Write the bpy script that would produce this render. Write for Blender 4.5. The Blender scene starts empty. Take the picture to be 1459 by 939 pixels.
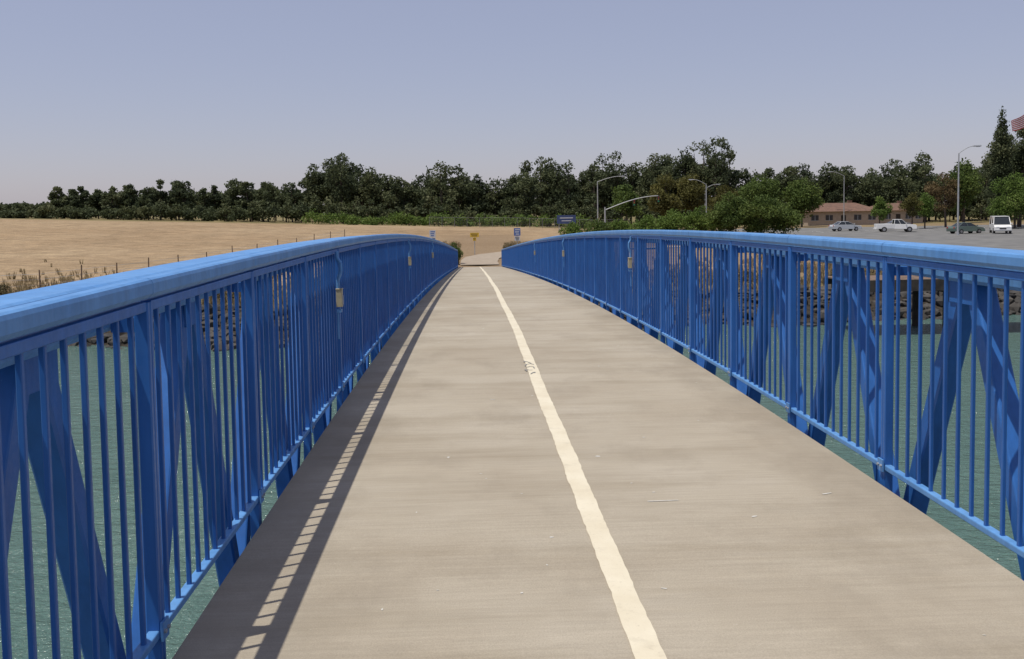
import bpy, bmesh, math, random
import numpy as np
from mathutils import Vector, Matrix
random.seed(7)
RNG=np.random.default_rng(11)
scene=bpy.context.scene
COL=scene.collection

# ------------------------------------------------------------------ helpers
def link(o,parent=None):
    COL.objects.link(o)
    if parent: o.parent=parent
    return o
def empty(name):
    return link(bpy.data.objects.new(name,None))

def new_mat(name):
    m=bpy.data.materials.new(name); m.use_nodes=True
    nt=m.node_tree; b=nt.nodes['Principled BSDF']
    return m,nt,b
def N(nt,t,**kw):
    n=nt.nodes.new(t)
    for k,v in kw.items(): setattr(n,k,v)
    return n
def noise(nt,vec,scale,detail=4,rough=.55):
    n=N(nt,'ShaderNodeTexNoise'); n.inputs['Scale'].default_value=scale
    n.inputs['Detail'].default_value=detail; n.inputs['Roughness'].default_value=rough
    nt.links.new(vec,n.inputs['Vector']); return n.outputs['Fac']
def ramp(nt,fac,stops):
    r=N(nt,'ShaderNodeValToRGB'); e=r.color_ramp.elements
    while len(e)<len(stops): e.new(.5)
    for i,(p,c) in enumerate(stops):
        e[i].position=p; e[i].color=(c,c,c,1) if not hasattr(c,'__len__') else (*c,1)
    nt.links.new(fac,r.inputs['Fac']); return r.outputs['Color']
def mix(nt,fac,a,b,mode='MIX'):
    m=N(nt,'ShaderNodeMix',data_type='RGBA',blend_type=mode)
    for sock,v in ((m.inputs[0],fac),(m.inputs[6],a),(m.inputs[7],b)):
        if hasattr(v,'is_linked'): nt.links.new(v,sock)
        elif hasattr(v,'__len__'): sock.default_value=(*v,1)
        else: sock.default_value=v
    return m.outputs[2]
def objvec(nt,scale=(1,1,1)):
    t=N(nt,'ShaderNodeTexCoord'); m=N(nt,'ShaderNodeMapping')
    m.inputs['Scale'].default_value=scale
    nt.links.new(t.outputs['Object'],m.inputs['Vector']); return m.outputs['Vector']
def bump(nt,b,h,strength,dist=.01):
    n=N(nt,'ShaderNodeBump'); n.inputs['Strength'].default_value=strength
    n.inputs['Distance'].default_value=dist
    nt.links.new(h,n.inputs['Height']); nt.links.new(n.outputs['Normal'],b.inputs['Normal'])
def pm(name,c1,c2=None,scale=5,rough=.6,bmp=0,metal=0,spec=.5,dist=.01):
    m,nt,b=new_mat(name)
    b.inputs['Roughness'].default_value=rough; b.inputs['Metallic'].default_value=metal
    b.inputs['Specular IOR Level'].default_value=spec
    if c2 is None: c2=tuple(v*.8 for v in c1)
    v=objvec(nt); f=noise(nt,v,scale)
    nt.links.new(ramp(nt,f,[(.35,c1),(.65,c2)]),b.inputs['Base Color'])
    if bmp: bump(nt,b,f,bmp,dist)
    return m

class MB:
    def __init__(s): s.v=[];s.f=[];s.m=[]
    def add(s,vs,fs,mi=0):
        o=len(s.v); s.v+= [tuple(v) for v in vs]; s.f+=[tuple(i+o for i in f) for f in fs]; s.m+=[mi]*len(fs)
    def box(s,c,size,mi=0,rot=None):
        x,y,z=[d/2 for d in size]
        vs=[Vector((a*x,b*y,d*z)) for a in(-1,1) for b in(-1,1) for d in(-1,1)]
        if rot: vs=[rot@v for v in vs]
        c=Vector(c)
        s.add([v+c for v in vs],[(0,1,3,2),(4,6,7,5),(0,4,5,1),(2,3,7,6),(0,2,6,4),(1,5,7,3)],mi)
    def prof(s,p0,p1,pts,mi=0,cap=True,up=Vector((0,0,1))):
        p0=Vector(p0);p1=Vector(p1); d=(p1-p0).normalized()
        if abs(d.dot(up))>.98: up=Vector((0,1,0))
        r=d.cross(up).normalized(); u=r.cross(d)
        n=len(pts); vs=[p0+r*a+u*b for a,b in pts]+[p1+r*a+u*b for a,b in pts]
        fs=[(i,(i+1)%n,n+(i+1)%n,n+i) for i in range(n)]
        if cap: fs+=[tuple(reversed(range(n))),tuple(range(n,2*n))]
        s.add(vs,fs,mi)
    def beam(s,p0,p1,w,h,mi=0,c=0,up=Vector((0,0,1))):
        a,b=w/2,h/2
        if c: pts=[(-a+c,-b),(a-c,-b),(a,-b+c),(a,b-c),(a-c*.3,b-c*.3),(a-c,b),(-a+c,b),(-a+c*.3,b-c*.3),(-a,b-c),(-a,-b+c)]
        else: pts=[(-a,-b),(a,-b),(a,b),(-a,b)]
        s.prof(p0,p1,pts,mi,True,up)
    def cyl(s,p0,p1,r0,r1=None,n=8,mi=0):
        r1=r0 if r1 is None else r1
        p0=Vector(p0);p1=Vector(p1); d=(p1-p0).normalized()
        up=Vector((0,0,1)) if abs(d.z)<.95 else Vector((0,1,0))
        r=d.cross(up).normalized(); u=r.cross(d)
        vs=[]
        for p,q in((p0,r0),(p1,r1)):
            for i in range(n):
                t=2*math.pi*i/n; vs.append(p+r*math.cos(t)*q+u*math.sin(t)*q)
        fs=[(i,(i+1)%n,n+(i+1)%n,n+i) for i in range(n)]+[tuple(reversed(range(n))),tuple(range(n,2*n))]
        s.add(vs,fs,mi)
    def obj(s,name,mats,parent=None,smooth=False,bevel=0):
        me=bpy.data.meshes.new(name); me.from_pydata(s.v,[],s.f)
        for m in (mats if isinstance(mats,list) else [mats]): me.materials.append(m)
        me.polygons.foreach_set('material_index',s.m)
        bm=bmesh.new(); bm.from_mesh(me); bmesh.ops.recalc_face_normals(bm,faces=bm.faces); bm.to_mesh(me); bm.free()
        if smooth: me.polygons.foreach_set('use_smooth',[True]*len(me.polygons))
        o=bpy.data.objects.new(name,me); link(o,parent)
        if bevel:
            b=o.modifiers.new('bevel','BEVEL'); b.width=bevel; b.segments=2; b.limit_method='ANGLE'
        return o

# ------------------------------------------------------------------ heights
def zd(y):
    t=y-6.0
    return -.05*(math.sqrt(t*t+18*18)-18)
WATER=-4.5
def sstep(a,b,x):
    t=np.clip((x-a)/(b-a),0,1); return t*t*(3-2*t)
def shore(x):
    x=np.asarray(x,float)
    return 43+ 6.5*sstep(-5,25,x)+ 1.2*np.sin(x*.23)+ .7*np.sin(x*.61+1)
def land(x,y):
    x=np.asarray(x,float); y=np.asarray(y,float)
    L=np.where(x<0,-1.6-.033*np.maximum(x,-110),-1.6-.8*sstep(0,30,x))
    f=sstep(60,195,y)
    f=np.where(x<0, f*.75+.25*np.clip((y-60)/135,0,1), f)
    h=-2.95+(L+2.95)*f
    h=np.where(x>15,-2.95+(.50)*sstep(55,100,y)*sstep(15,35,x)+(1-sstep(15,35,x))*(h+2.95),h)
    h=h-3*sstep(300,800,y)
    return h
def terrain(x,y):
    x=np.asarray(x,float); y=np.asarray(y,float)
    s=shore(x)
    up=land(x,y)
    bank=sstep(-4,8.5,y-s)
    far=-6.5+(up+6.5)*bank
    nb=sstep(-38,-52,y)
    near=-6.5+3.6*nb
    h=np.where(y>0,far,near)
    h=h+ .06*np.sin(x*.9+y*.37)*np.sin(y*.71-x*.21)*(bank)
    return h

# ------------------------------------------------------------------ materials
def paint_mat(name,a,b_,ch,rough=.4):
    m,nt,b=new_mat(name)
    v=objvec(nt)
    f=noise(nt,v,2.2,5); g=noise(nt,v,45,4,.7); s=noise(nt,objvec(nt,(14,14,1.2)),1.5,4,.6)
    c=ramp(nt,f,[(.3,a),(.7,b_)])
    c=mix(nt,.5,c,ramp(nt,s,[(.3,.72),(.7,1.2)]),'MULTIPLY')
    c=mix(nt,ramp(nt,g,[(.66,0.0),(.78,.6)]),c,ch)
    nt.links.new(c,b.inputs['Base Color'])
    nt.links.new(ramp(nt,g,[(.3,rough-.06),(.7,rough+.12)]),b.inputs['Roughness'])
    bump(nt,b,g,.15,.002)
    return m
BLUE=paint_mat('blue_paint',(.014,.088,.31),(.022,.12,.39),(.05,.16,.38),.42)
BLUE_R=paint_mat('sunlit_sheen_blue_paint',(.075,.225,.50),(.12,.29,.57),(.24,.39,.58),.48)  # paler copy of the blue; sheen of the sunlit top rail put into the colour
BLUE_T=paint_mat('truss_blue_paint',(.020,.110,.37),(.032,.15,.45),(.08,.21,.44),.42)

def deck_mat():
    m,nt,b=new_mat('weathered_concrete')
    v=objvec(nt); vs=objvec(nt,(.30,2.6,1)); vt=objvec(nt,(2.0,35,1))
    big=noise(nt,v,.5,6,.6); st=noise(nt,vs,1.0,6,.62); fine=noise(nt,v,150,3,.7); br=noise(nt,vt,1.2,4,.6)
    c=ramp(nt,big,[(.3,(.325,.275,.205)),(.5,(.37,.322,.248)),(.72,(.42,.372,.297))])
    c=mix(nt,.8,c,ramp(nt,st,[(.32,(.82,.80,.76)),(.5,(1,1,1)),(.7,(1.06,1.06,1.06))]),'MULTIPLY')
    c=mix(nt,.6,c,ramp(nt,br,[(.3,.84),(.7,1.08)]),'MULTIPLY')
    c=mix(nt,.7,c,ramp(nt,fine,[(.3,.78),(.7,1.14)]),'MULTIPLY')
    s2=noise(nt,objvec(nt,(1.0,.6,1)),1.5,8,.66)
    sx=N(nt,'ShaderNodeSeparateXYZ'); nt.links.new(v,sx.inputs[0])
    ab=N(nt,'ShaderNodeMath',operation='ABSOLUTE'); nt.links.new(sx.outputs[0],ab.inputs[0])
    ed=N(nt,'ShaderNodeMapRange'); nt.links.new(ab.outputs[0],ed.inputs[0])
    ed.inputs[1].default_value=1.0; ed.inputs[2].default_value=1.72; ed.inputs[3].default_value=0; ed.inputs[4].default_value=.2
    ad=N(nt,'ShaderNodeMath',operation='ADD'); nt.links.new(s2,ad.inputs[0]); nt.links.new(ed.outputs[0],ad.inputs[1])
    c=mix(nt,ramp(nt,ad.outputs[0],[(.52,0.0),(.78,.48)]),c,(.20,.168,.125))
    sp=noise(nt,v,22,5,.7)
    c=mix(nt,ramp(nt,sp,[(.68,0.0),(.74,.5)]),c,(.19,.16,.12))
    c=mix(nt,ramp(nt,sp,[(.27,.45),(.31,0.0)]),c,(.52,.48,.40))
    nt.links.new(c,b.inputs['Base Color']); b.inputs['Roughness'].default_value=.85
    b.inputs['Specular IOR Level'].default_value=.3
    h=N(nt,'ShaderNodeMath',operation='ADD'); nt.links.new(br,h.inputs[0]); nt.links.new(fine,h.inputs[1])
    bump(nt,b,h.outputs[0],.4,.004)
    return m
CONC=deck_mat()
def line_mat():
    m,nt,b=new_mat('worn_line_paint')
    v=objvec(nt); f=noise(nt,v,3,6,.6); g=noise(nt,v,50,5,.75); h=noise(nt,v,7,5,.7)
    c=ramp(nt,f,[(.3,(.58,.51,.37)),(.7,(.68,.62,.48))])
    c=mix(nt,ramp(nt,g,[(.58,0.0),(.70,.6)]),c,(.42,.37,.28))
    c=mix(nt,ramp(nt,h,[(.55,0.0),(.72,.4)]),c,(.40,.35,.26))
    nt.links.new(c,b.inputs['Base Color']); b.inputs['Roughness'].default_value=.7
    bump(nt,b,g,.3,.003); return m
LINE=line_mat()
WHITE_D=pm('dropping_white',(.62,.60,.55),(.48,.46,.40),30,.8)
GRAF=pm('marker_ink',(.12,.13,.15),(.3,.28,.24),60,.6)
TAN=pm('tan_enamel',(.46,.40,.26),(.36,.30,.18),12,.5)
GALV=pm('galvanised_steel',(.42,.43,.43),(.33,.34,.35),6,.45,metal=.3)
DARKM=pm('dark_metal',(.03,.03,.035),(.05,.05,.05),10,.5)
WOOD=pm('weathered_timber',(.06,.047,.036),(.032,.026,.022),3,.85,.4)
WOODL=pm('post_timber',(.19,.125,.085),(.11,.075,.05),3,.85,.4)

def ground_mat():
    m,nt,b=new_mat('dry_ground')
    v=objvec(nt)
    big=noise(nt,v,.035,5,.6); mid=noise(nt,v,.5,6,.65); fn=noise(nt,v,5,5,.7); rows=noise(nt,objvec(nt,(.12,1.2,1)),.8,5,.7)
    straw=ramp(nt,big,[(.3,(.32,.222,.128)),(.55,(.39,.283,.172)),(.75,(.44,.33,.205))])
    straw=mix(nt,.95,straw,ramp(nt,mid,[(.3,.70),(.7,1.15)]),'MULTIPLY')
    straw=mix(nt,.95,straw,ramp(nt,fn,[(.3,.60),(.7,1.22)]),'MULTIPLY')
    straw=mix(nt,.95,straw,ramp(nt,rows,[(.3,.68),(.7,1.16)]),'MULTIPLY')
    dirt=ramp(nt,mid,[(.3,(.25,.175,.105)),(.7,(.17,.12,.075))])
    dirt=mix(nt,.9,dirt,ramp(nt,fn,[(.3,.65),(.7,1.2)]),'MULTIPLY')
    mud=ramp(nt,fn,[(.35,(.026,.023,.020)),(.7,(.07,.058,.045))])
    grn=ramp(nt,fn,[(.3,(.09,.095,.035)),(.7,(.19,.165,.07))])
    a=N(nt,'ShaderNodeAttribute',attribute_name='dirt'); g=N(nt,'ShaderNodeAttribute',attribute_name='green'); d=N(nt,'ShaderNodeAttribute',attribute_name='mud')
    c=mix(nt,a.outputs['Fac'],straw,dirt); 
    gm=N(nt,'ShaderNodeMath',operation='MULTIPLY'); nt.links.new(g.outputs['Fac'],gm.inputs[0]); nt.links.new(ramp(nt,mid,[(.3,.2),(.6,1.0)]),gm.inputs[1])
    c=mix(nt,gm.outputs[0],c,grn)
    c=mix(nt,d.outputs['Fac'],c,mud)
    nt.links.new(c,b.inputs['Base Color']); b.inputs['Roughness'].default_value=.95; b.inputs['Specular IOR Level'].default_value=.1
    bump(nt,b,fn,.7,.15); return m
GROUND=ground_mat()
def water_mat():
    m,nt,b=new_mat('murky_water')
    v=objvec(nt,(1,1.7,1)); n1=noise(nt,v,1.6,5,.6); n2=noise(nt,v,.12,3)
    c=ramp(nt,n2,[(.3,(.075,.140,.120)),(.7,(.098,.168,.145))])
    nt.links.new(c,b.inputs['Base Color']); b.inputs['Roughness'].default_value=.10; b.inputs['IOR'].default_value=1.33
    b.inputs['Specular IOR Level'].default_value=.45
    n3=noise(nt,v,6,3,.6)
    h=N(nt,'ShaderNodeMath',operation='MULTIPLY_ADD'); nt.links.new(n3,h.inputs[0]); h.inputs[1].default_value=.25; nt.links.new(n1,h.inputs[2])
    bump(nt,b,h.outputs[0],1.0,.26); return m
WATERM=water_mat()
ASPH=pm('asphalt',(.12,.118,.112),(.17,.165,.155),.6,.9,.2)
ROADL=pm('pale_concrete_path',(.34,.28,.21),(.28,.225,.165),2,.9)
WPAINT=pm('white_marking',(.75,.75,.72),(.6,.6,.58),3,.7)
ROCK=pm('riprap_stone',(.018,.018,.018),(.075,.067,.058),.9,.9,.6,dist=.05)
BARK=pm('bark',(.12,.09,.07),(.06,.045,.035),3,.95,.5)

def leaf_mat(name,dark,light,alt=None):
    m,nt,b=new_mat(name)
    a=N(nt,'ShaderNodeAttribute',attribute_name='tint')
    st=[(0,dark),(.6,light)]
    if alt: st.append((1,alt))
    c=ramp(nt,a.outputs['Fac'],st)
    nt.links.new(c,b.inputs['Base Color']); b.inputs['Roughness'].default_value=.7
    b.inputs['Specular IOR Level'].default_value=.2
    tr=N(nt,'ShaderNodeBsdfTranslucent'); nt.links.new(c,tr.inputs['Color'])
    ms=N(nt,'ShaderNodeMixShader'); ms.inputs[0].default_value=.35
    out=nt.nodes['Material Output']
    nt.links.new(b.outputs[0],ms.inputs[1]); nt.links.new(tr.outputs[0],ms.inputs[2]); nt.links.new(ms.outputs[0],out.inputs[0])
    return m
LF_DARK=leaf_mat('eucalyptus_leaves',(.038,.053,.028),(.100,.118,.055),(.17,.17,.085))
LF_MID=leaf_mat('green_leaves',(.042,.070,.018),(.105,.15,.036),(.16,.19,.055))
LF_BRT=leaf_mat('bright_shrub_leaves',(.065,.11,.022),(.14,.205,.045),(.21,.24,.075))
LF_OLV=leaf_mat('olive_leaves',(.06,.057,.018),(.13,.125,.035),(.18,.155,.05))
LF_ORG=leaf_mat('autumn_leaves',(.09,.06,.03),(.17,.125,.06),(.22,.17,.09))
LF_DRY=leaf_mat('dry_brush',(.06,.052,.028),(.14,.115,.055),(.22,.175,.09))
STRAW=leaf_mat('dry_grass_blades',(.16,.12,.06),(.32,.25,.14),(.42,.34,.20))

# ------------------------------------------------------------------ world, sun, camera
SUN=Vector((-.42,-.20,1.37)).normalized()
el=math.asin(SUN.z); az=math.atan2(SUN.x,SUN.y)
w=bpy.data.worlds.new('World'); scene.world=w; w.use_nodes=True
nt=w.node_tree; bg=nt.nodes['Background']
sky=N(nt,'ShaderNodeTexSky'); sky.sky_type='NISHITA'; sky.sun_disc=False
sky.sun_elevation=el; sky.sun_rotation=az%(2*math.pi); sky.air_density=1.0; sky.dust_density=.8; sky.ozone_density=2.5; sky.altitude=0
# summer haze: even grey-lilac veil added over the clear-sky model
tint=mix(nt,1.0,sky.outputs[0],(1.12,.94,1.03),'MULTIPLY')
tint=mix(nt,.52,tint,(3.75,3.95,4.85))
nt.links.new(tint,bg.inputs[0]); bg.inputs[1].default_value=.108
sd=bpy.data.lights.new('sun','SUN'); sd.energy=4.1; sd.angle=math.radians(.5); sd.color=(1,.955,.87)
so=link(bpy.data.objects.new('sun',sd)); so.rotation_euler=SUN.to_track_quat('Z','Y').to_euler(); so.location=(-30,-20,60)

cd=bpy.data.cameras.new('camera'); cam=link(bpy.data.objects.new('camera',cd)); scene.camera=cam
cd.lens=34.5; cd.sensor_width=36; cd.shift_y=-.053; cd.clip_end=6000; cd.clip_start=.05
yaw=math.radians(2.3); pitch=math.radians(3.75); roll=math.radians(.9)
fw=Vector((math.sin(yaw)*math.cos(pitch),math.cos(yaw)*math.cos(pitch),-math.sin(pitch)))
rt=fw.cross(Vector((0,0,1))).normalized(); up=rt.cross(fw)
rt2=rt*math.cos(roll)-up*math.sin(roll); up2=rt2.cross(fw)
M=Matrix((rt2,up2,-fw)).transposed().to_4x4(); M.translation=Vector((-.60,0,1.6)); cam.matrix_world=M
scene.view_settings.view_transform='Standard'; scene.view_settings.look='None'; scene.view_settings.exposure=0

# ------------------------------------------------------------------ ground & water
xs=np.unique(np.concatenate([np.linspace(-3000,-200,15),np.linspace(-200,-60,36),np.arange(-60,75,1.0),np.linspace(75,200,32),np.linspace(200,3000,15)]))
ys=np.unique(np.concatenate([np.linspace(-400,-60,12),np.linspace(-60,36,33),np.arange(36,112,1.0),np.linspace(112,300,64),np.linspace(300,4000,30)]))
X,Y=np.meshgrid(xs,ys); Z=terrain(X,Y)
V=np.stack([X.ravel(),Y.ravel(),Z.ravel()],1); nx,ny=len(xs),len(ys)
i=np.arange(nx-1)[None,:]+np.arange(ny-1)[:,None]*nx; i=i.ravel()
F=np.stack([i,i+1,i+1+nx,i+nx],1)
def npmesh(name,V,F,mats,matidx=None,tint=None,smooth=False,parent=None):
    me=bpy.data.meshes.new(name); k=F.shape[1]
    me.vertices.add(len(V)); me.vertices.foreach_set('co',np.ascontiguousarray(V,dtype=np.float32).ravel())
    me.loops.add(F.size); me.loops.foreach_set('vertex_index',np.ascontiguousarray(F,dtype=np.int32).ravel())
    me.polygons.add(len(F)); me.polygons.foreach_set('loop_start',np.arange(0,F.size,k,dtype=np.int32))
    me.polygons.foreach_set('loop_total',np.full(len(F),k,dtype=np.int32))
    for m in mats: me.materials.append(m)
    if matidx is not None: me.polygons.foreach_set('material_index',np.asarray(matidx,dtype=np.int32))
    me.polygons.foreach_set('use_smooth',np.full(len(F),smooth))
    if tint is not None:
        a=me.attributes.new('tint','FLOAT','FACE'); a.data.foreach_set('value',np.asarray(tint,dtype=np.float32))
    me.update(calc_edges=True)
    return link(bpy.data.objects.new(name,me),parent)
g=npmesh('ground',V,F,[GROUND],smooth=True)
s=shore(X); dirt=1-sstep(6,14,Y-s)
dirt=np.maximum(dirt,sstep(8,3,np.abs(X-1))*(Y<150)*(Y>60)*.6)
dirt=np.maximum(dirt,.55*sstep(12,25,X)*(Y>0))
dirt=np.clip(dirt,0,1)
green=np.maximum(sstep(196,212,Y)*.9, .85*sstep(20,10,Y-s)*sstep(5,9,Y-s))
green=np.maximum(green,.35*sstep(15,30,X)*(Y>90))
mud=sstep(8.2,6.2,Y-s)
for nm,arr in(('dirt',dirt),('green',green),('mud',mud)):
    a=g.data.attributes.new(nm,'FLOAT','POINT'); a.data.foreach_set('value',arr.ravel().astype(np.float32))
mb=MB(); mb.add([(-3000,-500,WATER),(3000,-500,WATER),(3000,75,WATER),(-3000,75,WATER)],[(0,1,2,3)]); mb.obj('river_water',WATERM)

bm=bmesh.new(); bmesh.ops.create_icosphere(bm,subdivisions=1,radius=1)
IV=np.array([v.co[:] for v in bm.verts]); IF=np.array([[v.index for v in f.verts] for f in bm.faces]); bm.free()
def rocks(name,n,xr,off,sz,mat):
    VV=[];FF=[]
    for k in range(n):
        x=RNG.uniform(*xr); y=float(shore(x))+RNG.uniform(*off); z=float(terrain(x,y))
        r=RNG.uniform(*sz); sc=r*RNG.uniform(.6,1.25,3)*np.array([1,1,.7])
        v=IV*(1+RNG.uniform(-.28,.28,(len(IV),1)))*sc; t=RNG.uniform(0,6.28); c,s_=math.cos(t),math.sin(t)
        v=v@np.array([[c,s_,0],[-s_,c,0],[0,0,1]])
        FF.append(IF+k*len(IV)); VV.append(v+np.array([x,y,z+r*.15]))
    return npmesh(name,np.concatenate(VV),np.concatenate(FF),[mat])
rocks('riprap_rocks',5200,(-62,62),(-1.2,7.2),(.16,.5),ROCK)

# ------------------------------------------------------------------ bridge
bridge=empty('footbridge')
Y0,Y1=-72.0,80.0
yy=np.arange(Y0,Y1+.01,.5)
def strip(name,fn,mat,parent,thick=0):
    mb=MB(); L=[fn(y) for y in yy]; vs=[]
    for (xl,xr,y,z) in L: vs+=[(xl,y,z),(xr,y,z),(xr,y,z-thick),(xl,y,z-thick)]
    fs=[]
    for k in range(len(L)-1):
        o=4*k
        for j in range(4): fs.append((o+j,o+(j+1)%4,o+4+(j+1)%4,o+4+j))
    fs+=[(0,1,2,3),(len(vs)-4,len(vs)-3,len(vs)-2,len(vs)-1)]
    mb.add(vs,fs)
    return mb.obj(name,mat,parent)
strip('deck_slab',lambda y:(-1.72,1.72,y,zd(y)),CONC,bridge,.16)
def zfac(y):
    k=math.floor((y-Y0)/.5); ya=Y0+k*.5; t=(y-ya)/.5; return zd(ya)*(1-t)+zd(ya+.5)*t
ly=np.concatenate([np.arange(Y0,-1,.5),np.arange(-1,30,.05),np.arange(30,Y1,.5)])
mb=MB(); vs=[]
for y in ly:
    c=.008*math.sin(y*.55)+.003*math.sin(y*1.9+1)
    a=.055+.002*math.sin(y*9)+random.uniform(-.003,.003); b=.055+.002*math.sin(y*7+2)+random.uniform(-.003,.003)
    z=zfac(y); vs+=[(c-a,y,z+.004),(c+b,y,z+.004)]
mb.add(vs,[(2*k,2*k+1,2*k+3,2*k+2) for k in range(len(ly)-1)]); mb.obj('centre_line',LINE,bridge)
mb=MB()
for k in range(75):
    x=random.uniform(-1.3,1.6); y=3+ (random.random()**1.3)*18; r=random.choice([.004,.005,.007,.011]); el_=random.uniform(1,2.4)
    t0=random.uniform(0,3.14); n=9; pts=[]
    for i_ in range(n):
        t=2*math.pi*i_/n; q=r*random.uniform(.5,1.25); a=q*math.cos(t)*el_; b=q*math.sin(t)
        px=x+a*math.cos(t0)-b*math.sin(t0); py=y+a*math.sin(t0)+b*math.cos(t0)
        pts.append((px,py,zfac(py)+.0025))
    mb.add(pts,[tuple(range(n))])
for (x,y,L,an) in((.42,5.25,.085,.05),(1.35,5.3,.03,.4)):
    d=Vector((math.cos(an),math.sin(an),0)); n_=Vector((-d.y,d.x,0)); p=Vector((x,y,zfac(y)+.003))
    mb.add([p-d*L-n_*.003,p+d*L-n_*.006,p+d*L+n_*.004,p-d*L+n_*.009],[(0,1,2,3)])
mb.obj('bird_droppings',WHITE_D,bridge)
mb=MB(); p=None
for k in range(26):
    t=k/25; q=Vector((-.045+.05*math.sin(t*19)+.03*t,9.6+.95*t+.08*math.sin(t*31),0)); q.z=zfac(q.y)+.0075
    if p is not None and k%5: 
        d=(q-p).normalized(); n_=Vector((-d.y,d.x,0))*.006
        mb.add([p-n_,q-n_,q+n_,p+n_],[(0,1,2,3)])
    p=q
mb.obj('graffiti_scribble',GRAF,bridge)

STEP=1.68
RX=1.79; TX=2.0
for s,ph,side in((-1,3.58,'left'),(1,5.55,'right')):
    k0=math.ceil((Y0-ph)/STEP); k1=math.floor((Y1-ph)/STEP)
    rail=MB(); bal=MB()
    for k in range(k0,k1+1):
        y=ph+k*STEP; z=zd(y)
        jx=random.uniform(-.004,.004)
        rail.beam((s*RX+jx,y-.015,z-.30),(s*RX+jx,y-.015,z+1.30),.052,.027,3,.005)
        rail.beam((s*RX+jx,y+.015,z-.30),(s*RX+jx,y+.015,z+1.30),.052,.027,3,.005)
        rail.box((s*(RX+.07),y,z+1.22),(.08,.05,.05))
        rail.box((s*(RX-.031),y,z+.09),(.010,.07,.07),1)
        rail.cyl((s*(RX-.031),y+.020,z+.09),(s*(RX-.045),y+.020,z+.09),.008,n=6,mi=2)
        rail.cyl((s*(RX-.031),y-.020,z+.09),(s*(RX-.045),y-.020,z+.09),.008,n=6,mi=2)
        if k<k1:
            y2=y+STEP; z2=zd(y2); g_=.003
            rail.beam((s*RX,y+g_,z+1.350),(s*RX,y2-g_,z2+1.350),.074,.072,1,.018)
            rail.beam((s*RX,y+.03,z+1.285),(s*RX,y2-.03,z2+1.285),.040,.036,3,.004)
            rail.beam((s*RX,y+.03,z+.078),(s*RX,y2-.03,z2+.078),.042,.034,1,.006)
            for j in range(1,12):
                t=j/12; yb=y+STEP*t; zb=z*(1-t)+z2*t
                lx=random.uniform(-.002,.002)
                bal.beam((s*RX+lx,yb+lx,zb+.09),(s*RX,yb,zb+1.27),.018,.018,0,.003)
    rail.obj(side+'_railing_frame',[BLUE,BLUE_R,GALV,BLUE_T],bridge)
    bal.obj(side+'_railing_balusters',[BLUE],bridge)
    tr=MB(); tph=(3.05 if s<0 else 4.98)
    k0=math.ceil((Y0-tph)/STEP); k1=math.floor((Y1-tph)/STEP)
    for k in range(k0,k1):
        ya=tph+k*STEP; yb=ya+STEP; ym=(ya+yb)/2
        za,zb,zm=zd(ya),zd(yb),zd(ym)
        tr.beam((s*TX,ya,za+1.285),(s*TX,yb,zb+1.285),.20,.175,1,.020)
        tr.beam((s*(TX-.01),ya,za-.64),(s*(TX-.01),yb,zb-.64),.13,.16,0,.016)
        tr.beam((s*TX,ya+.05,za+1.21),(s*(TX),ym-.03,zm-.57),.115,.10,2,.010)
        tr.beam((s*TX,yb-.05,zb+1.21),(s*(TX),ym+.03,zm-.57),.115,.10,2,.010)
        tr.box((s*(TX-.062),ya,za+1.15),(.008,.26,.13),2)
    tr.obj(side+'_truss',[BLUE,BLUE_R,BLUE_T],bridge)
fl=MB()
for k in range(int((Y0-3.9)/STEP)+1,int((Y1-3.9)/STEP)):
    y=3.9+k*STEP; fl.beam((-1.95,y,zd(y)-.64),(1.95,y,zd(y)-.64),.08,.14)
for xx in(-1.5,0,1.5):
    for a,b in zip(yy[:-1:2],yy[2::2]): fl.beam((xx,a,zd(a)-.37),(xx,b,zd(b)-.37),.12,.40)
fl.obj('floor_beams',BLUE,bridge)
mb=MB(); mb.box((0,80.6,-3.9),(5.0,1.2,1.9)); mb.box((0,-72.6,-3.9),(5.0,1.2,1.9)); mb.obj('abutment',ROADL,bridge,bevel=.03)
def fixture(s,y):
    mb=MB(); z=zd(y); x=s*(RX-.05)
    pts=[(x,y,z+1.29),(x,y,z+1.24),(x-s*.03,y,z+1.19),(x-s*.03,y,z+1.12),(x-s*.005,y,z+1.05),(x-s*.005,y,z+.975)]
    for a,b in zip(pts[:-1],pts[1:]): mb.cyl(a,b,.016,n=8,mi=0)
    mb.box((x-s*.015,y,z+.895),(.050,.065,.145),1)
    mb.box((x-s*.015,y,z+.973),(.056,.072,.012),1)
    mb.box((x-s*.042,y,z+.88),(.006,.045,.08),2)
    mb.box((x-s*.012,y,z+.79),(.04,.055,.03),0)
    mb.cyl((x,y,z+.78),(x,y,z+.55),.009,n=6,mi=0)
    mb.obj('railing_light',[BLUE_R,TAN,GALV],bridge,bevel=.003)
for s,y in((-1,8.30),(-1,17.7),(-1,28),(1,14.4),(1,25.0),(1,36.5)): fixture(s,y)

mb=MB(); vs=[]; pth=[(0,81),(0,86),(0.3,91),(1.5,96),(4,100.5),(8,104),(14,106),(24,107)]
P=[Vector((*p,0)) for p in pth]
for i_ in range(len(P)):
    d=(P[min(i_+1,len(P)-1)]-P[max(i_-1,0)]).normalized(); n_=Vector((-d.y,d.x,0))
    for sgn in(1,-1):
        q=P[i_]+n_*sgn*1.6; vs.append((q.x,q.y,float(terrain(q.x,q.y))+.07))
mb.add(vs,[(2*k,2*k+1,2*k+3,2*k+2) for k in range(len(P)-1)]); mb.obj('path',ROADL)

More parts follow.
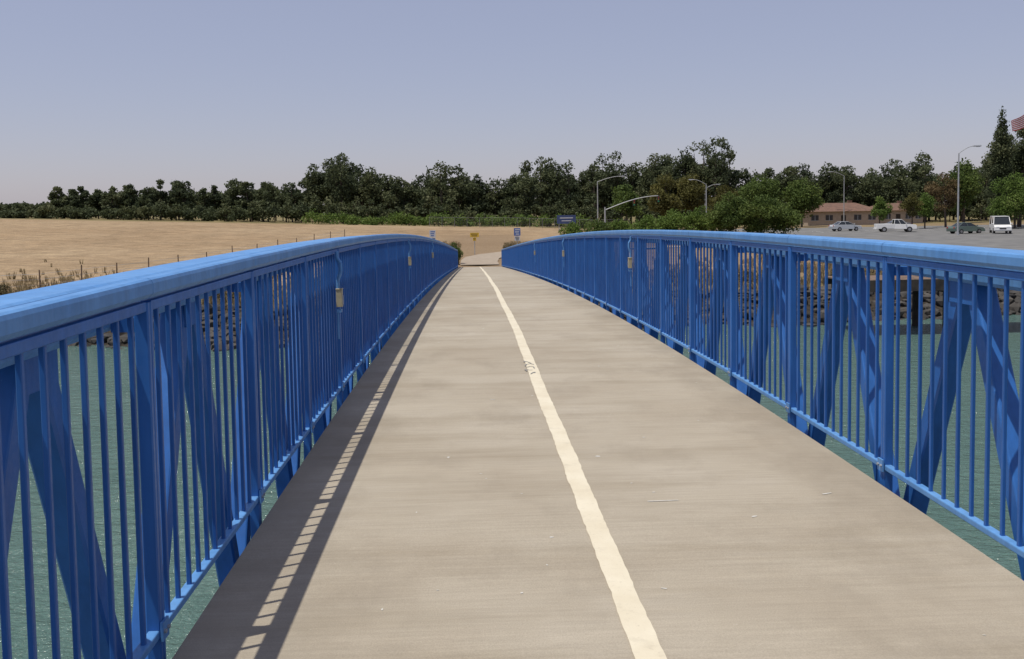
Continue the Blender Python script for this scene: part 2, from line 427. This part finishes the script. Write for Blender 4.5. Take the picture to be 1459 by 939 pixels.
# ------------------------------------------------------------------ foliage
def quads(C,size,rng,upb=.5,aspect=.7):
    n=len(C); nr=rng.normal(size=(n,3)); nr[:,2]+=upb; nr/=np.linalg.norm(nr,axis=1)[:,None]
    a=np.cross(nr,rng.normal(size=(n,3))); a/=np.linalg.norm(a,axis=1)[:,None]+1e-9; b=np.cross(nr,a)
    sz=np.asarray(size)[:,None]*.5
    a=a*sz; b=b*sz*aspect
    return np.stack([C-a-b*.4,C+b,C+a+b*.3,C-b],1).reshape(-1,3)
def lobes_leaves(lobes,nleaf,size,rng,shell=.55):
    lob=np.asarray(lobes,float); w=lob[:,3]**2; w/=w.sum()
    idx=rng.choice(len(lob),nleaf,p=w); L=lob[idx]
    d=rng.normal(size=(nleaf,3)); d/=np.linalg.norm(d,axis=1)[:,None]
    r=rng.uniform(shell,1.0,nleaf)+ (rng.random(nleaf)<.15)*rng.uniform(0,.45,nleaf)
    C=L[:,:3]+d*r[:,None]*np.stack([L[:,3],L[:,3],L[:,4]],1)
    lt=rng.uniform(.05,.75,len(lob))[idx]
    t=np.clip(lt*.75+rng.uniform(-.12,.35,nleaf),0,1)
    return C,size*rng.uniform(.6,1.3,nleaf),t
class Tree:
    def __init__(s): s.V=[];s.F=[];s.T=[];s.M=[];s.n=0
    def addquads(s,V,t,mi):
        k=len(V)//4; s.V.append(V); s.F.append(np.arange(k*4).reshape(k,4)+s.n); s.T.append(t); s.M.append(np.full(k,mi)); s.n+=len(V)
    def limb(s,p0,p1,r0,r1,n=6):
        p0=np.array(p0,float);p1=np.array(p1,float); d=p1-p0; d/=np.linalg.norm(d)+1e-9
        u=np.cross(d,[0.31,.77,.2]); u/=np.linalg.norm(u)+1e-9; v=np.cross(d,u)
        th=np.arange(n)*2*math.pi/n
        A=p0+r0*(np.cos(th)[:,None]*u+np.sin(th)[:,None]*v); B=p1+r1*(np.cos(th)[:,None]*u+np.sin(th)[:,None]*v)
        Q=np.stack([A,np.roll(A,-1,0),np.roll(B,-1,0),B],1).reshape(-1,3)
        s.addquads(Q,np.zeros(n),1)
    def tree(s,x,y,z0,H,R,kind,rng,nleaf,leaf,base=.28,tone=None):
        top=z0+H
        if kind=='cypress':
            lob=[]; n=34
            for i in range(n):
                t=i/(n-1); rr=R*min(1,.6+t*1.6)*(1-.80*max(0,t-.66)/.34)*rng.uniform(.82,1.1)
                lob.append((x+rng.uniform(-.35,.35)*rr,y+rng.uniform(-.3,.3)*rr,z0+H*(.04+.91*t),max(.35,rr*rng.uniform(.6,.85)),H*.055))
            s.limb((x,y,z0-.3),(x,y,z0+H*.8),R*.16,R*.04)
        else:
            cz=z0+H*(base+(1-base)*.5); hz=H*(1-base)*.5
            n={'euc':17,'round':16,'shrub':12}[kind]; lob=[]
            lean=rng.uniform(-.10,.10,2)*H*(kind=='euc')
            for i in range(n):
                d=rng.normal(size=3); d/=np.linalg.norm(d); q=rng.uniform(.35,.85 if kind=='euc' else .74)
                lr=R*(rng.uniform(.24,.48) if kind=='euc' else rng.uniform(.34,.52))
                zz=cz+d[2]*q*hz
                if kind=='shrub': zz=z0+H*.45+abs(d[2])*q*H*.38 - (.25*H if rng.random()<.4 else 0)
                zz=min(zz,top-lr*.7)
                f=(zz-z0)/H
                lob.append((x+lean[0]*f+d[0]*q*R,y+lean[1]*f+d[1]*q*R,zz,lr,lr*rng.uniform(.6,.85)))
            lob.append((x+lean[0],y+lean[1],top-R*.3,R*.36,R*.3))
            tr_=max(.06,H*.022); mid=(x+lean[0]*.4,y+lean[1]*.4,z0+H*.42)
            s.limb((x,y,z0-.4),mid,tr_,tr_*.6); s.limb(mid,(x+lean[0],y+lean[1],z0+H*.86),tr_*.6,tr_*.15)
            for l in lob[:8]:
                s.limb((mid[0],mid[1],mid[2]-H*rng.uniform(0,.15)),l[:3],tr_*.35,tr_*.08,4)
        C,sz,t=lobes_leaves(lob,nleaf,leaf,rng,.45)
        if tone is not None: t=np.clip(t*.75+tone,0,1)
        C[:,2]=np.maximum(C[:,2],z0+.05)
        s.addquads(quads(C,sz,rng),t,0)
    def obj(s,name,leaf):
        return npmesh(name,np.concatenate(s.V),np.concatenate(s.F),[leaf,BARK],np.concatenate(s.M),np.concatenate(s.T))
def T(x,y): return float(terrain(x,y))
def single(name,x,y,top,R,kind,leaf,nleaf=4500,ls=.32,base=.25,seed=1):
    t=Tree(); z=T(x,y); t.tree(x,y,z,top-z,R,kind,np.random.default_rng(seed),nleaf,ls,base); return t.obj(name,leaf)

prof=[(-170,4),(-140,4),(-111,3.7),(-101,2.7),(-95,3.0),(-93.5,7.3),(-89,7.3),(-86,5.9),(-81,7.8),(-74.5,7.2),(-71,9),(-68,8.5),(-61.5,7.2),(-57,6.4),(-55,8.6),(-50,8.5),(-41.5,9),(-38,12.3),(-33,14.6),(-29,14.4),(-26,12),(-22,11.2),(-18.5,9.5),(-12,9.8),(-8,11.8),(-4,12.3),(-.5,10.2),(3,7.6),(7,9),(11,11.4),(16,14),(21,13),(26,10.6),(28,12.7),(32,15.8),(36,13),(40.5,14),(44,14.4),(49.5,15.5),(52,18),(57,19.6),(61,17),(63.5,12),(67,10.6),(75,11.4),(80,11.8),(86.5,12.3),(91,9.8),(96,11.4),(101,12.2),(104.5,15),(109,15),(114,12),(129,14),(180,14)]
PX=[p[0] for p in prof]; PZ=[p[1]-.014*p[0] for p in prof]
belt=Tree(); r=np.random.default_rng(5)
x=-172.0
while x<182:
    h=float(np.interp(x,PX,PZ)); y=230+r.uniform(-6,8); z=T(x,y)
    H=h-z+r.uniform(-.7,1.1); R=max(2.0,min(4.4,H*r.uniform(.24,.36)))
    belt.tree(x,y,z,max(3,H),R,'euc' if r.random()<.65 else 'round',r,2300,.56,r.uniform(.05,.22),r.uniform(-.05,.30))
    x+=r.uniform(1.6,2.5)
x=-172.0
while x<182:
    h=float(np.interp(x,PX,PZ)); y=246+r.uniform(-5,6); z=T(x,y)
    belt.tree(x,y,z,max(3,(h-z)*r.uniform(.76,.97)),4.0,'round',r,1100,.85,.02,r.uniform(0,.15))
    y=220+r.uniform(-3,3); z=T(x,y); 
    belt.tree(x,y,z,max(1.6,min(6.5,(h-z)*r.uniform(.3,.55))),2.6,'shrub',r,800,.55,.0,r.uniform(0,.35))
    x+=r.uniform(2.4,3.4)
belt.obj('distant_trees',LF_DARK)
far=Tree(); x=-420
while x<420:
    y=520+r.uniform(-25,25); z=T(x,y); far.tree(x,y,z,12.0+r.uniform(-2.5,2)-z-3,7.5,'round',r,330,1.8,.05); x+=r.uniform(6,9)
far.obj('far_woodland',LF_DARK)

sc=Tree(); x=-34
while x<24:
    y=208+r.uniform(-5,5); z=T(x,y); sc.tree(x,y,z,r.uniform(1.6,3.6),r.uniform(1.4,2.8),'shrub',r,420,.42,0); x+=r.uniform(1.3,2.4)
sc.obj('scrub_thicket',LF_BRT)
br=Tree()
for k in range(75):
    x=r.uniform(-58,40); y=float(shore(x))+r.uniform(7.5,16); z=T(x,y)
    if abs(x)<4: continue
    br.tree(x,y,z,r.uniform(.35,1.0),r.uniform(.5,1.3),'shrub',r,420,.13,0)
for k in range(26):
    x=r.choice([-1,1])*r.uniform(3,9); y=r.uniform(74,112); z=T(x,y); br.tree(x,y,z,r.uniform(.35,1.1),r.uniform(.4,.9),'shrub',r,350,.13,0)
br.obj('bank_brush',LF_DRY)
single('dry_bush',-2.15,82.5,-.95,.85,'shrub',LF_MID,3200,.12,0,3)
single('dry_bush',-3.4,84,-1.2,1.0,'shrub',LF_DRY,2400,.14,0,4)

for (nm,x,y,top,R,kind,lf,n,ls,b,sd_) in [
 ('shrub',12.6,128,.1,2.0,'shrub',LF_BRT,2600,.26,0,1),('shrub',15.5,126,.5,2.3,'shrub',LF_MID,2600,.26,0,2),
 ('shrub',18.5,127,.4,2.4,'shrub',LF_BRT,3000,.26,0,3),('shrub',21.8,124,1.0,2.6,'shrub',LF_BRT,3200,.26,0,4),
 ('shrub',25.2,125,1.6,2.8,'shrub',LF_BRT,3600,.27,0,5),('shrub',28.6,124,2.0,2.8,'shrub',LF_BRT,3800,.27,0,6),
 ('broadleaf_tree',31.6,122,3.6,3.0,'round',LF_MID,7000,.26,.05,7),('broadleaf_tree',35.4,121,3.3,3.1,'round',LF_MID,7000,.26,.03,8),
 ('broadleaf_tree',38.9,123,2.2,2.8,'round',LF_MID,5000,.26,.03,9),
 ('olive_tree',35.5,182,8.0,4.2,'round',LF_OLV,5500,.42,.15,10),('olive_tree',41.5,186,8.3,4.0,'round',LF_OLV,5000,.42,.15,11),
 ('olive_tree',29.5,190,6.5,3.6,'round',LF_MID,4000,.45,.15,12),
 ('broadleaf_tree',56,192,8.0,5.0,'round',LF_MID,6500,.42,.1,13),('broadleaf_tree',64,190,7.2,4.6,'round',LF_MID,6500,.42,.1,14),
 ('broadleaf_tree',50,195,6.2,4.2,'round',LF_OLV,4500,.45,.1,15),
 ('sapling_tree',62.6,150,3.0,1.7,'round',LF_BRT,3000,.24,.2,16),
 ('sapling_tree',70.5,156,3.6,2.0,'round',LF_OLV,3200,.24,.2,17),('sapling_tree',74,159,3.7,2.2,'round',LF_BRT,3600,.25,.2,18),
 ('autumn_tree',79.5,163,7.0,2.9,'euc',LF_ORG,3800,.30,.15,19),
 ('cypress_tree',84.5,155,17.2,2.3,'cypress',LF_DARK,14000,.34,0,20),
 ('eucalyptus_tree',89.3,158,14.4,3.6,'euc',LF_DARK,10000,.36,.15,21),('eucalyptus_tree',95,162,16.2,5.0,'euc',LF_DARK,9000,.4,.15,22),
 ('eucalyptus_tree',91.5,166,13.4,4.4,'round',LF_DARK,8000,.4,.1,31),
 ('pepper_tree',83.5,149,6.4,3.9,'round',LF_BRT,9000,.28,.05,23),('pepper_tree',89.3,148,7.0,4.4,'round',LF_BRT,9000,.28,.05,24),
 ('pepper_tree',96.5,152,7.0,4.4,'round',LF_MID,7000,.28,.05,25),
 ('eucalyptus_tree',86.8,226,11.0,4.8,'euc',LF_DARK,5000,.5,.15,26),
 ('broadleaf_tree',104,205,11,4.8,'round',LF_MID,5000,.5,.1,27)]:
    single(nm,x,y,top,R,kind,lf,n,ls,b,sd_)

def tufts(name,pts,h,nb,mat):
    Vq=[];tn=[]
    rr=np.random.default_rng(9)
    for (x,y) in pts:
        z=T(x,y); hh=h*rr.uniform(.5,1.3)
        for k in range(nb):
            a=rr.uniform(0,6.28); o=rr.uniform(0,.22,2); l=rr.uniform(.1,.5)*hh
            bx,by=x+o[0],y+o[1]; w=rr.uniform(.02,.045)
            dx,dy=math.cos(a),math.sin(a)
            Vq+=[(bx-dy*w,by+dx*w,z-.03),(bx+dy*w,by-dx*w,z-.03),(bx+dx*l+dy*w*.3,by+dy*l-dx*w*.3,z+hh*rr.uniform(.7,1)),(bx+dx*l-dy*w*.3,by+dy*l+dx*w*.3,z+hh*rr.uniform(.7,1))]
            tn.append(rr.uniform(0,1))
    V=np.array(Vq); k=len(V)//4
    return npmesh(name,V,np.arange(k*4).reshape(k,4),[mat],None,tn)
pts=[]
for k in range(5200):
    x=RNG.uniform(-60,40); y=float(shore(x))+6.5+abs(RNG.normal(0,12))
    if abs(x)<2.6 and y<84: continue
    pts.append((x,y))
for k in range(1500):
    x=RNG.uniform(-9,9); y=RNG.uniform(80,118)
    if abs(x-.5)<2.4 : continue
    pts.append((x,y))
tufts('dry_grass',pts,.5,9,STRAW)

mb=MB(); fp=[(-38,56),(-34.5,58.5),(-31.2,61),(-27.9,63),(-26.9,67),(-26,71),(-25.2,75.5),(-24.4,80.5),(-23.6,86),(-22.8,92),(-22,98.5),(-21.2,105),(-20.4,112),(-19.6,119),(-18.8,127),(-18,135)]
tops=[]
for (x,y) in fp:
    z=T(x,y); lx=random.uniform(-.06,.06); h=random.uniform(1.15,1.4)
    mb.cyl((x,y,z-.3),(x+lx,y,z+h),.055,.045,6); tops.append((x,y,z))
for a,b in zip(tops[:-1],tops[1:]):
    for h in(.35,.7,1.05): mb.cyl((a[0],a[1],a[2]+h),(b[0],b[1],b[2]+h),.010,n=4,mi=1)
mb.obj('wire_fence',[WOODL,GALV])
mb=MB()
for k in range(0,17):
    x=-9+k*2.5; z=T(x,196); mb.cyl((x,196,z-.2),(x,196,z+2.0),.04,n=6)
    if k<16:
        z2=T(x+2.5,196); mb.cyl((x,196,z+1.95),(x+2.5,196,z2+1.95),.02,n=4)
        for q in range(1,9): mb.cyl((x+q*.3,196,z+.05),(x+q*.3,196,z+1.95),.006,n=3)
        for q in range(1,6): mb.cyl((x,196.02,z+q*.33),(x+2.5,196.02,z2+q*.33),.006,n=3)
mb.obj('chain_link_fence',[pm('dull_steel',(.2,.2,.2),(.15,.15,.15),6,.6)])

# ------------------------------------------------------------------ signs
SBLUE=pm('sign_blue',(.06,.12,.34),(.08,.15,.38),4,.5)
SYEL=pm('sign_yellow',(.70,.45,.04),(.60,.38,.03),8,.5)
SWHT=pm('sign_white',(.60,.62,.64),(.5,.53,.57),6,.5)
SBLK=pm('sign_black',(.015,.015,.015),(.03,.03,.03),6,.6)
def sign(name,x,y,plates,ztop,bars=3,bh=.13):
    mb=MB(); z=T(x,y); mb.cyl((x,y,z-.2),(x,y,ztop),.035,n=8,mi=0)
    mats=[GALV]
    zz=ztop
    for (w_,h_,m1,m2) in plates:
        for m_ in(m1,m2):
            if m_ not in mats: mats.append(m_)
        mb.box((x,y-.045,zz-h_/2),(w_,.012,h_),mats.index(m1))
        for q in range(bars): mb.box((x+random.uniform(-.05,.05)*w_,y-.054,zz-h_*((q+.75)/(bars+.5))),(w_*(.75-.12*q),.004,h_*bh),mats.index(m2))
        zz-=h_+.04
    mb.obj(name,mats)
sign('trail_sign',-4.2,90,[(.55,.62,SWHT,SBLUE),(.55,.5,SWHT,SBLK)],-.05)
sign('warning_sign',-.35,95,[(.85,.42,SYEL,SBLK),(.32,.32,SYEL,SBLK)],-.45,2,.14)
sign('bicycle_route_sign',3.55,90,[(.6,.7,SBLUE,SWHT),(.5,.42,SWHT,SBLK)],.02)
mb=MB(); z=T(16,172)
for dx in(-1.3,1.3): mb.box((16+dx,172,z+1.3),(.12,.12,2.8))
mb.box((16,171.9,z+2.1),(3.3,.1,1.5),1); mb.box((16,171.84,z+2.35),(2.3,.02,.14),2); mb.box((16,171.84,z+1.85),(1.7,.02,.12),2)
mb.obj('information_board',[GALV,pm('board_blue',(.03,.05,.14),(.04,.07,.18),4,.5),SWHT])

def lamp(x,y,top,arm,name='street_lamp',dirx=1,rise=.9):
    mb=MB(); z=T(x,y); pt=top-rise
    mb.cyl((x,y,z-.2),(x,y,z+.5),.2,.16,10); mb.cyl((x,y,z+.5),(x,y,pt),.12,.075,10)
    pts=[]
    for i_ in range(8):
        t=i_/7; pts.append((x+dirx*arm*t,y,pt+rise*math.sin(t*math.pi/2)))
    for a,b in zip(pts[:-1],pts[1:]): mb.cyl(a,b,.055,.045,6)
    hx=x+dirx*(arm+.35); mb.prof((hx-dirx*.45,y,top),(hx+dirx*.45,y,top+.02),[(-.16,-.05),(-.08,-.1),(.08,-.1),(.16,-.05),(.13,.07),(-.13,.07)],1)
    mb.box((hx+dirx*.1,y,top-.11),(.4,.2,.04),2)
    mb.obj(name,[GALV,GALV,SWHT])
lamp(21.3,170,7.3,3.9)
lamp(40.8,172,6.6,2.3,dirx=-1)
lamp(76.2,200,8.6,2.6,dirx=-1)
lamp(60.4,121,8.8,2.0)
lamp(48.5,205,6.5,2.4)
mb=MB(); x,y=22.3,168; z=T(x,y); mb.cyl((x,y,z),(x,y,2.0),.16,.12,10)
pts=[(x+9.2*t,y,1.5+2.3*math.sin(t*math.pi/2)) for t in [i_/9 for i_ in range(10)]]
for a,b in zip(pts[:-1],pts[1:]): mb.cyl(a,b,.1,.08,6)
for sx,sz in((x+9.2,3.65),(x+5,3.1)):
    mb.box((sx,y-.15,sz-.45),(.38,.3,1.05),1)
    for q,mi in((.32,2),(0,3),(-.32,4)): mb.cyl((sx,y-.3,sz-.45+q),(sx,y-.36,sz-.45+q),.12,n=10,mi=mi)
mb.obj('traffic_signal',[GALV,SBLK,pm('red_lens',(.25,.02,.02)),pm('amber_lens',(.3,.15,.02)),pm('green_lens',(.02,.25,.1))])

# ------------------------------------------------------------------ car park, house, pier
mb=MB(); ax=np.linspace(42,125,42); ay=np.linspace(70,176,54); vs=[];fs=[]
for j,yv in enumerate(ay):
    for i_,xv in enumerate(ax): vs.append((xv,yv,T(xv,yv)+.12))
for j in range(len(ay)-1):
    for i_ in range(len(ax)-1): o=j*len(ax)+i_; fs.append((o,o+1,o+1+len(ax),o+len(ax)))
mb.add(vs,fs); mb.obj('parking_lot',ASPH)
mb=MB()
for xv in np.arange(44,120,2.8):
    mb.beam((xv,146,T(xv,146)+.13),(xv,151,T(xv,151)+.13),.1,.006)
mb.obj('parking_markings',WPAINT)
mb=MB()
for a,b in zip(ax[:-1],ax[1:]): mb.beam((a,69.9,T(a,69.9)+.08),(b,69.9,T(b,69.9)+.08),.15,.3)
mb.obj('kerb',ROADL)

def house(x,y,L,D,zt,name):
    e=empty(name); z=T(x,y)
    wallm=pm(name+'_stucco',(.42,.34,.26),(.36,.29,.22),2,.9); roofm=pm(name+'_tile_roof',(.17,.095,.065),(.12,.07,.05),1.5,.9,.5,dist=.05)
    gl=DARKM; mb=MB(); wh=2.9; mb.box((x,y,z+wh/2),(L,D,wh)); mb.obj('walls',wallm,e)
    mb=MB(); a,b=L/2+.7,D/2+.7; h=zt-z-wh; t=a-b*.9
    v=[(x-a,y-b,z+wh),(x+a,y-b,z+wh),(x+a,y+b,z+wh),(x-a,y+b,z+wh),(x-t,y,z+wh+h),(x+t,y,z+wh+h)]
    mb.add(v,[(0,1,5,4),(1,2,5),(2,3,4,5),(3,0,4),(0,3,2,1)]); mb.obj('roof',roofm,e)
    mb=MB()
    for k in range(5):
        xx=x-L/2+L*(k+.5)/5
        if k==2: mb.box((xx,y-D/2-.02,z+1.05),(1.0,.06,2.1),1)
        else: mb.box((xx,y-D/2-.02,z+1.6),(L/5*.5,.06,1.1),0); mb.box((xx,y-D/2-.04,z+1.6),(.06,.06,1.1),2); mb.box((xx,y-D/2-.05,z+1.02),(L/5*.56,.1,.06),2)
    mb.obj('windows_and_door',[gl,WOOD,SWHT],e)
    mb=MB(); mb.box((x+L*.2,y+.5,zt-.1),(.8,.8,1.2)); mb.obj('chimney',roofm,e)
house(76.5,205,15,8,2.2,'ranch_house')
house(92,214,11,8,2.0,'ranch_house')

mb=MB(); px0,px1,py0,py1=17.0,58,44.8,48.6; zt=-1.95
for k in range(int((px1-px0)/.22)):
    mb.box((px0+.11+k*.22,(py0+py1)/2,zt+random.uniform(-.006,.006)),(.205,py1-py0,.06),1)
for yv in(py0+.15,(py0+py1)/2,py1-.15): mb.box(((px0+px1)/2,yv,zt-.20),(px1-px0,.18,.32))
mb.box(((px0+px1)/2,py0-.03,zt-.20),(px1-px0,.08,.54))
for k in range(11):
    xx=px0+.6+k*4.0
    if xx>px1: break
    for yv in(py0+.25,py1-.35):
        mb.cyl((xx,yv,-7),(xx,yv,zt-.04),.17,.15,9)
    mb.box((xx,(py0+py1)/2,zt-.47),(.25,py1-py0+.2,.22))
mb.obj('timber_pier',[WOOD,WOODL])

mb=MB(); fx,fy=58.5,101; z=T(fx,fy); mb.cyl((fx,fy,z),(fx,fy,12.6),.09,.05,10,0); mb.cyl((fx,fy,12.6),(fx,fy,12.8),.12,.05,8,0)
vs=[];n1=14;n2=13
for j in range(n2+1):
    for i_ in range(n1+1):
        u=i_/n1; v_=j/n2
        vs.append((fx-.05-2.6*u,fy+.22*math.sin(u*9+v_*1.5)*u,11.1-1.7*v_*(1-.35*u)-1.15*u*u*.9+.12*math.sin(u*7)))
o=len(mb.v); mb.v+=vs
for j in range(n2):
    for i_ in range(n1):
        q=o+j*(n1+1)+i_; mb.f.append((q,q+1,q+n1+2,q+n1+1)); mb.m.append(3 if (i_<6 and j<7) else (1 if j%2==0 else 2))
mb.obj('flag',[GALV,pm('flag_red',(.4,.03,.04)),pm('flag_white',(.6,.6,.6)),pm('flag_blue',(.03,.05,.25))])

# ------------------------------------------------------------------ vehicles
GLASS=pm('vehicle_glass',(.02,.025,.03),(.03,.035,.04),1,.08)
TYRE=pm('tyre',(.02,.02,.02),(.03,.03,.03),10,.9)
HUB=pm('hub',(.4,.4,.42),(.3,.3,.3),10,.35,metal=.6)
RED=pm('tail_lamp',(.35,.02,.02),(.3,.02,.02),5,.3)
def vehicle(name,kind,x,y,heading,color):
    e=empty(name); pa=pm(name+'_paint',color,tuple(c*.93 for c in color),2,.3)
    def ext(mb,pts,w0,w1,mi=0):
        n=len(pts); zmin=min(p[1] for p in pts); zmax=max(p[1] for p in pts)
        def ww(z): return w0+(w1-w0)*(z-zmin)/(zmax-zmin)
        vs=[(p[0],-ww(p[1])/2,p[1]) for p in pts]+[(p[0],ww(p[1])/2,p[1]) for p in pts]
        mb.add(vs,[(i_,(i_+1)%n,n+(i_+1)%n,n+i_) for i_ in range(n)]+[tuple(reversed(range(n))),tuple(range(n,2*n))],mi)
    b=MB(); g=MB(); W=1.8
    if kind=='sedan':
        ext(b,[(-2.3,.35),(-2.35,.75),(-2.2,.98),(-1.3,1.0),(.9,.98),(2.1,.82),(2.32,.6),(2.3,.3)],1.8,1.66)
        cab=[(-1.7,.98),(-1.0,1.43),(.25,1.45),(1.15,.97)]; roof=(-.98,.22,1.45); L=2.3; wb=1.38; wr=.33; cw=(1.58,1.2)
    elif kind=='pickup':
        W=2.0
        ext(b,[(-.35,.45),(-.35,1.18),(1.35,1.12),(2.6,1.05),(2.75,.9),(2.75,.42)],1.95,1.85)
        for sy in(-.93,.93): b.box((-1.55,sy,.85),(2.5,.09,.7))
        b.box((-2.78,0,.85),(.08,1.9,.68)); b.box((-1.55,0,.58),(2.5,1.8,.14)); b.box((-2.88,0,.5),(.14,1.9,.18))
        cab=[(-.35,1.15),(-.25,1.78),(.75,1.8),(1.4,1.13)]; roof=(-.28,.72,1.8); L=2.75; wb=1.75; wr=.39; cw=(1.75,1.45)
    else:
        W=2.1
        ext(b,[(-2.8,.4),(-2.85,1.2),(1.6,1.2),(2.35,1.1),(2.6,.9),(2.6,.4)],2.05,2.0)
        cab=[(-2.85,1.2),(-2.75,2.2),(1.0,2.2),(1.75,1.2)]; roof=(-2.8,1.05,2.22); L=2.6; wb=1.75; wr=.38; cw=(1.98,1.75)
    ext(g,cab,*cw)
    b.box(((roof[0]+roof[1])/2,0,roof[2]+.01),(roof[1]-roof[0]+.08,cw[1]+.05,.07))
    zlo,zhi=cab[0][1],cab[1][1]
    for sy in(-1,1):
        for (xa,xb) in((cab[0][0],cab[1][0]),(cab[3][0],cab[2][0]),((cab[0][0]+cab[3][0])/2,(cab[1][0]+cab[2][0])/2)):
            b.beam((xa,sy*(cw[0]/2+.005),zlo),(xb,sy*(cw[1]/2+.005),zhi),.07,.05,0)
    for sy in(-.6,.6):
        b.box((L-.02,sy,.72 if kind=='sedan' else .85),(.06,.38,.17),1); b.box((-L-.03+(0 if kind!='van' else -.22),sy*1.1,.85),(.06,.22,.2),2)
    b.box((L+.0,0,.7),(.06,.8,.2),3); b.box((L+.04,0,.45),(.12,W*.92,.16),4)
    for sy in(-1,1): b.box((cab[3][0]-.15,sy*(W/2+.08),zlo+.12),(.12,.2,.14),0)
    b.obj('body',[pa,SWHT,RED,DARKM,GALV],e,bevel=.025); g.obj('windows',GLASS,e)
    wh=MB()
    for sx in(-wb,wb):
        for sy in(-1,1):
            wh.cyl((sx,sy*(W/2-.22),wr),(sx,sy*(W/2+.015),wr),wr,n=16); wh.cyl((sx,sy*(W/2+.01),wr),(sx,sy*(W/2+.03),wr),wr*.55,n=12,mi=1)
    wh.obj('wheels',[TYRE,HUB],e)
    e.location=(x,y,T(x,y)+.125); e.rotation_euler=(0,0,heading)
vehicle('silver_car','sedan',57.2,150,math.radians(8),(.42,.44,.46))
vehicle('pickup_truck','pickup',61.2,141,math.radians(-12),(.74,.74,.72))
vehicle('white_van','van',68.6,126,math.radians(-112),(.74,.74,.72))
vehicle('green_car','sedan',65.0,128,math.radians(12),(.10,.14,.12))
vehicle('gray_car','sedan',69.5,160,math.radians(175),(.2,.2,.21))
